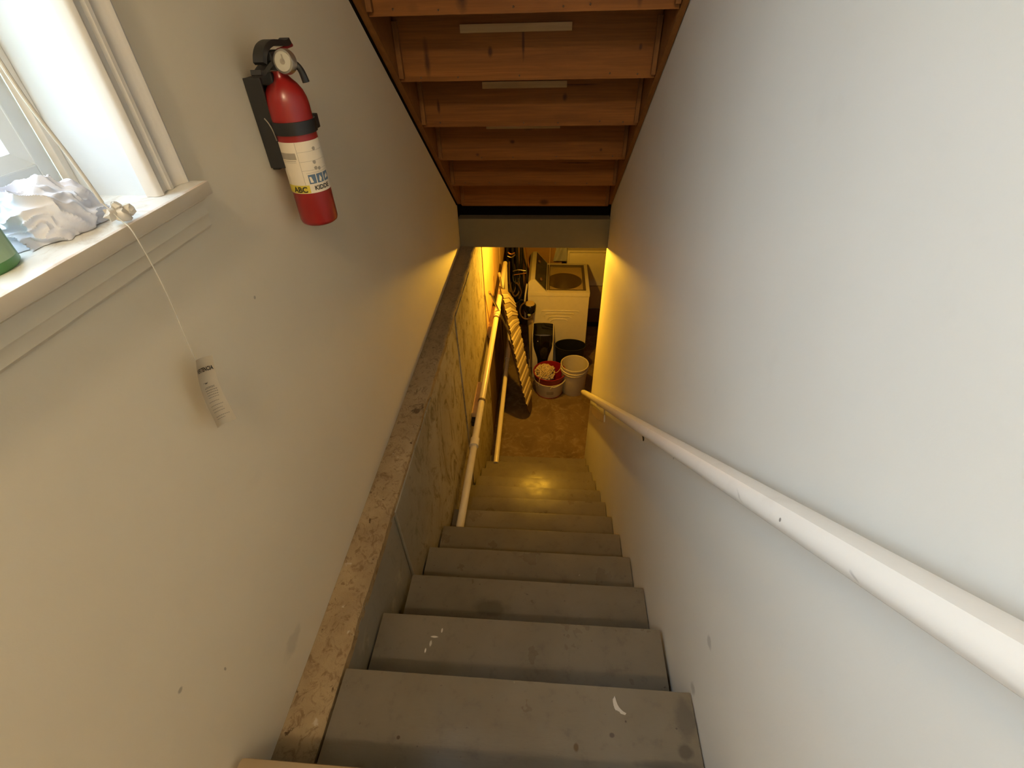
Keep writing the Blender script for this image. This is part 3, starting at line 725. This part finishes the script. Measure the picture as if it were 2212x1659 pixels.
# console at the rear (left)
cs = [(WX0+.004, WZ-.02), (WX0+.004, WZ+.11), (WX0+.03, WZ+.145), (WX0+.075, WZ+.150), (-.03, WZ+.012), (-.02, WZ-.002)]
obj('console', prism(BM(), cs, WY0_-.004, WY1_+.004, 'y'), 'white', wm)
nx = Vector((.138, 0, .120)).normalized()
pA, pB = Vector((WX0+.078, 0, WZ+.1515)), Vector((-.028, 0, WZ+.0145))
cpn = BM(); vs = [cpn.verts.new(q) for q in (Vector((pA.x, WY0_+.012, pA.z)), Vector((pB.x, WY0_+.012, pB.z)), Vector((pB.x, WY1_-.02, pB.z)), Vector((pA.x, WY1_-.02, pA.z)))]
cpn.faces.new(vs); r_ = bmesh.ops.solidify(cpn, geom=cpn.faces, thickness=.004)
pan = obj('control_panel', cpn, 'panel_tint', wm)
for yy, tt in ((4.80, .5), (5.17, .25)):
    c0 = pA.lerp(pB, tt); c0.y = yy; obj('knob', disc(c0+nx*.001, nx, .022, .018, .018, 18), 'brown', wm, smooth=True)
obj('rear_hose', tube(BM(), spline([(WX0-.01, 4.72, -2.50), (WX0-.035, 4.70, -2.70), (WX0-.03, 4.72, -2.95)]), .010, 8), 'white', wm, smooth=True)
obj('hanging_string', tube(BM(), spline([(.005, 5.30, -2.30), (.002, 5.1, -2.48), (-.004, 4.90, WZ+.012), (.0, 4.68, WZ+.006), (.012, 4.662, -2.66)]), .0016, 6), 'string', at=(0, 4.7, -2.6), smooth=True, label='thin string hanging across the washing machine top', category='string')

# ------------------------------------------------------------------ water softener
ws = thing('water_softener', 'white cabinet appliance with glossy black hourglass front', 'water softener', (-.05, 4.5, FZ))
X0, X1, Y0, Y1, ZT = -.168, .072, 4.395, 4.635, -2.935
obj('cabinet', box(X0, X1, Y0, Y1, FZ+.001, ZT, bev=.015), 'white', ws, smooth=True)
def hg(z):  # half width of the black front by height below the top
    t = (ZT-z)
    if t < .12: return .104+.005*sin(pi*t/.12)
    k = min(1, (t-.12)/.24); k = k*k*(3-2*k); return .105-.048*k
bm = BM(); zs = [ZT-.002-.66*i/40 for i in range(41)]; xc = (X0+X1)/2; rows_ = []
for z in zs:
    h = hg(z); rows_.append([bm.verts.new((xc+h*s, Y0-.004-.022*(1-s*s), z)) for s in (-1, -.8, -.5, 0, .5, .8, 1)])
for a_, b_ in zip(rows_, rows_[1:]):
    for j in range(6): bm.faces.new((a_[j], a_[j+1], b_[j+1], b_[j]))
obj('front_panel', bm, 'blackgloss', ws, smooth=True)
bm = BM(); rr = [[bm.verts.new((xc+.108*s, y, ZT+.006+.010*(1-s*s))) for s in (-1, -.5, 0, .5, 1)] for y in (Y0-.02, Y0+.08, Y1-.03)]
for a_, b_ in zip(rr, rr[1:]):
    for j in range(4): bm.faces.new((a_[j], a_[j+1], b_[j+1], b_[j]))
bmesh.ops.solidify(bm, geom=bm.faces, thickness=.008)
obj('top_lid', bm, 'blackgloss', ws, smooth=True)
obj('indicator_light', disc(Vector((xc-.055, Y0-.021, ZT-.075)), Vector((0, -1, .1)), .004, .004, .003, 12), plain('indicator lens', (.7, .75, 1), .2), ws)

# ------------------------------------------------------------------ bins and buckets
def vessel(c, r0, r1, h, th=.003, sx=1, sy=1, n=48, rim=.004):
    return lathe(BM(), c, [(.001, .001), (r0-.004, .001), (r0, .004), (r1, h), (r1+rim, h), (r1+rim, h+.006), (r1-th, h+.006), (r1-th, h), (r0-th, .006), (.001, .006)], n, sx, sy)
obj('waste_bin', vessel((.262, 4.525, FZ), .140, .165, .39, sx=1.04, sy=.70), 'black', smooth=True, at=(.262, 4.52, FZ), label='black oval waste bin behind the white bucket', category='bin')
wb = thing('bucket', 'empty white plastic bucket beside the red tub', 'bucket', (.305, 4.215, FZ))
pr = [(.001, .001), (.125, .001), (.128, .006), (.139, .285), (.150, .287), (.150, .293), (.141, .295), (.142, .315), (.153, .317), (.153, .323), (.144, .326), (.146, .350), (.152, .352), (.152, .370), (.146, .372), (.142, .368), (.125, .010), (.001, .008)]
obj('body', lathe(BM(), (.305, 4.215, FZ), pr, 48), 'white', wb, smooth=True)
obj('handle', tube(BM(), [(.305+.158*cos(t), 4.215+.158*sin(t), -3.235-.02*abs(sin((t)*1))) for t in [radians(200+i*14) for i in range(11)]], .0025, 8), 'chrome', wb, smooth=True)
pt = thing('bucket', 'shallow white tub with a grey label holding the red tub', 'tub', (.036, 4.185, FZ))
pr = [(.001, .001), (.145, .001), (.148, .006), (.168, .190), (.174, .192), (.174, .202), (.167, .202), (.164, .19), (.143, .010), (.001, .008)]
obj('body', lathe(BM(), (.036, 4.185, FZ), pr, 48), 'white', pt, smooth=True)
def cyl2(a, z, r): return Vector((.036+r*cos(a), 4.185+r*sin(a), z))
bm = BM()
for i in range(8):
    a0, a1 = radians(-100+i*3.4), radians(-100+(i+1)*3.4); zz0, zz1 = FZ+.065, FZ+.110; r0, r1 = .1585, .1635
    bm.faces.new([bm.verts.new(q) for q in (cyl2(a0, zz0, r0), cyl2(a1, zz0, r0), cyl2(a1, zz1, r1), cyl2(a0, zz1, r1))])
obj('label_patch', bm, 'grey_print', pt)
obj('base_ring', lathe(BM(), (.036, 4.185, FZ), [(.140, .0005), (.150, .0005), (.151, .010), (.147, .010)], 40), 'redplastic', pt)
obj('handle', tube(BM(), spline([cyl2(radians(-86), FZ+.178, .190), cyl2(radians(-82), FZ+.200, .186), cyl2(radians(-76), FZ+.190, .184), cyl2(radians(-55), FZ+.203, .186), cyl2(radians(-30), FZ+.21, .185), cyl2(radians(-10), FZ+.215, .180)]), .005, 8), 'white', pt, smooth=True)
rb_ = lathe(BM(), (.036, 4.185, FZ+.012), [(.001, 0), (.135, 0), (.160, .19), (.176, .265), (.180, .266), (.180, .272), (.172, .272), (.156, .19), (.131, .006), (.001, .006)], 48)
obj('bucket', rb_, 'redplastic', smooth=True, at=(.036, 4.185, FZ+.012), label='dark red tub nested inside the white tub', category='bucket')
mp = thing('mop', 'mop head of tangled cotton strings in the red tub', 'mop', (0, 4.20, FZ+.05))
for k in range(70):
    a0 = random.uniform(0, 2*pi); r0 = random.uniform(.0, .085); c0 = Vector((-.015, 4.215, FZ+.235))
    P = []
    for j in range(6):
        a0 += random.uniform(-1.2, 1.2); r0 = max(.01, min(.115, r0+random.uniform(-.045, .05)))
        P.append(c0+Vector((r0*cos(a0), r0*sin(a0), .055*(1-(r0/.12)**2)+random.uniform(-.02, .03))))
    obj('strand', tube(BM(), spline(P, 4), .0042, 6), 'string', mp, smooth=True)
bm = BM(); bmesh.ops.create_icosphere(bm, subdivisions=3, radius=.1, matrix=Matrix.Translation((-.015, 4.215, FZ+.20)) @ Matrix.Diagonal((1, 1, .45, 1)))
for v in bm.verts: v.co += (v.co-Vector((-.015, 4.215, FZ+.2)))*noise.noise(v.co*40)*.3
obj('head', bm, 'string', mp, smooth=True)
obj('strand', tube(BM(), spline([(-.03, 4.13, FZ+.28), (-.065, 4.04, FZ+.290), (-.075, 4.025, FZ+.25), (-.078, 4.017, FZ+.205)]), .003, 6), 'string', mp, smooth=True)
obj('strand', tube(BM(), spline([(.06, 4.2, FZ+.27), (.11, 4.17, FZ+.27), (.155, 4.22, FZ+.30), (.160, 4.26, FZ+.36)]), .003, 6), 'string', mp, smooth=True)

# ------------------------------------------------------------------ plumbing and clutter left of the washer
def P3(px, py, Y):
    r = Rv*((px-1106)/FPX) - Uv*((py-829.5)/FPX) + F; return r*(Y/r.y)
t = thing('water_pipes', 'dark cluster of water pipes and hoses beside the washing machine', 'pipes', (-.4, 4.9, -2.6))
def ptube(pts, r, mat, nm, Y=4.9): obj(nm, tube(BM(), spline([P3(x, y, Y+(z_ if True else 0)) for x, y, z_ in pts], 5), r, 10), mat, t, smooth=True)
ptube([(1116, 520, .1), (1117, 560, .1), (1118, 605, .1), (1121, 640, .05), (1124, 700, 0)], .017, 'black', 'post')
ptube([(1096, 520, .1), (1096, 560, .1), (1095, 575, .1)], .014, 'black', 'hose')
ptube([(1127, 520, .2), (1131, 555, .2), (1137, 580, .2), (1139, 610, .1)], .010, 'black', 'hose')
ptube([(1134, 520, .25), (1140, 560, .25), (1145, 590, .2)], .007, 'copper', 'copper_pipe')
ptube([(1100, 565, .1), (1100, 600, .05), (1104, 625, 0), (1112, 640, 0), (1122, 628, .05), (1120, 600, .1)], .011, 'brown', 'hose')
ptube([(1107, 520, .3), (1108, 560, .3), (1110, 590, .25), (1108, 640, .2), (1114, 700, .2)], .012, 'brown', 'hose')
ptube([(1097, 545, .0), (1104, 549, .0), (1112, 546, .0)], .009, 'copper', 'valve_body')
ptube([(1096, 553, .0), (1105, 556, .0), (1113, 550, .0)], .007, 'chrome', 'valve_body')
ptube([(1108, 586, .05), (1120, 583, .05), (1136, 585, .05)], .006, 'chrome', 'cross_pipe')
ptube([(1110, 594, .05), (1122, 592, .05), (1137, 590, .05)], .006, 'copper', 'cross_pipe')
ptube([(1108, 570, .15), (1112, 590, .15), (1113, 612, .15)], .016, 'tan', 'pipe')
ptube([(1102, 610, .2), (1104, 650, .2), (1108, 700, .2), (1112, 760, .2)], .020, 'tan', 'pipe')
ptube([(1114, 610, -.02), (1122, 618, -.02), (1126, 632, -.02), (1121, 645, -.02)], .009, 'brown', 'hose')
ptube([(1118, 655, 0), (1125, 648, 0), (1133, 652, 0), (1130, 668, 0)], .008, 'black', 'hose')
for k in range(9):
    x0 = 1098+random.random()*34; dx = random.uniform(-3, 9); yy = random.uniform(.02, .35)
    ptube([(x0, 520, yy), (x0+dx*.3, 560, yy), (x0+dx*.2+random.uniform(-4, 4), 600, yy), (x0+dx*.8, 640+random.random()*30, yy*.8)], random.choice([.008, .011, .014]), random.choice(['black', 'brown', 'brown', 'black']), 'hose')
for k in range(4):
    x0 = 1104+random.random()*22; y0 = 600+k*22
    ptube([(x0-6, y0-8, .1), (x0-4, y0+8, .05), (x0+5, y0+10, .05), (x0+9, y0-4, .1), (x0+3, y0-13, .12)], .008, ['black', 'brown', 'black', 'brown'][k], 'hose')
# black canister with loop
cn = thing('filter_canister', 'round black canister with a curved hose beside the washer', 'canister', tuple(P3(1140, 690, 4.55)))
cc = P3(1145, 664, 4.52)
bm = lathe(BM(), (cc.x, cc.y, cc.z-.055), [(.001, 0), (.050, 0), (.064, .02), (.066, .085), (.056, .098), (.001, .10)], 24)
obj('body', bm, 'blackgloss', cn, smooth=True)
obj('cap', lathe(BM(), (cc.x, cc.y, cc.z+.043), [(.052, 0), (.048, .012), (.001, .015)], 24), 'tan', cn, smooth=True)
obj('loop_hose', tube(BM(), spline([P3(1136, 652, 4.5), P3(1126, 660, 4.5), P3(1123, 674, 4.5), P3(1129, 686, 4.5), P3(1140, 689, 4.5), P3(1150, 684, 4.5)]), .008, 10), 'brown', cn, smooth=True)
bm = BM(); bmesh.ops.create_icosphere(bm, subdivisions=2, radius=.020, matrix=Matrix.Translation(P3(1143, 680, 4.48))); obj('green_valve', bm, plain('pale green', (.30, .34, .20), .5), cn, smooth=True)
obj('stand_pipe', tube(BM(), [P3(1139, 690, 4.54), P3(1141, 720, 4.54), P3(1143, 775, 4.54)], .006, 8), 'black', cn, smooth=True)
pst = P3(1148, 735, 4.56)
obj('post', box(pst.x-.035, pst.x+.018, 4.60, 4.66, FZ, -2.72, bev=.004), 'tan', at=(pst.x, 4.63, FZ), label='narrow tan post standing behind the black fronted appliance', category='post')

# ------------------------------------------------------------------ behind the washer
ap = thing('freezer', 'pale upright cabinet behind the washing machine at the right', 'cabinet', (.6, 5.7, FZ))
obj('body', box(.215, 1.0, 5.52, 6.1, FZ+.09, -2.47, bev=.012), 'white', ap, smooth=True)
obj('door', box(.235, .98, 5.485, 5.515, -2.92, -2.485, bev=.012), 'white', ap, smooth=True)
obj('door', box(.235, .98, 5.49, 5.515, -3.24, -2.93, bev=.006), 'tan', ap, smooth=True)
obj('base', box(.225, .99, 5.53, 6.05, FZ+.001, FZ+.09), 'black', ap)
obj('lower_panel', box(.235, .98, 5.50, 5.515, FZ+.09, -3.26, bev=.004), 'brown', ap)
bd_ = thing('storage_box', 'brown box with a pale towel against the far wall', 'box', (-.05, 5.9, FZ))
obj('body', box(-.45, .16, 5.80, 6.2, FZ+.001, -2.35, bev=.005), 'brownwall', bd_)
obj('lid', box(-.46, .17, 5.79, 6.21, -2.35, -2.32, bev=.004), 'brownwall', bd_)
bm = patch(lambda u, v: P3(1203+22*u-8*v*(1-u), 530+34*v, 5.62+.015*sin(u*9+v*3)), 0, 1, 0, 1, 16, 10)
bmesh.ops.solidify(bm, geom=bm.faces, thickness=.006)
obj('towel', bm, 'cloth', smooth=True, at=tuple(P3(1212, 545, 5.62)), label='pale towel hanging behind the washing machine', category='towel')

# ------------------------------------------------------------------ lamps' own bodies (out of frame)
hl = thing('ceiling_lamp', 'round hall ceiling lamp behind the viewer', 'lamp', (0, -.95, CZ))
obj('base', lathe(BM(), (-.12, -.88, CZ-.03), [(.001, .03), (.08, .03), (.08, 0), (.001, 0)], 24), 'white', hl)
bb = thing('bulb_holder', 'bare bulb holder under the basement joists', 'lamp', (-.05, 3.62, -1.25))
obj('socket', lathe(BM(), (-.05, 3.62, -1.49), [(.001, .24), (.05, .24), (.05, .21), (.018, .19), (.018, .0), (.001, 0)], 20), 'white', bb)
for o in S.objects:
    if '_w' in o: del o['_w']
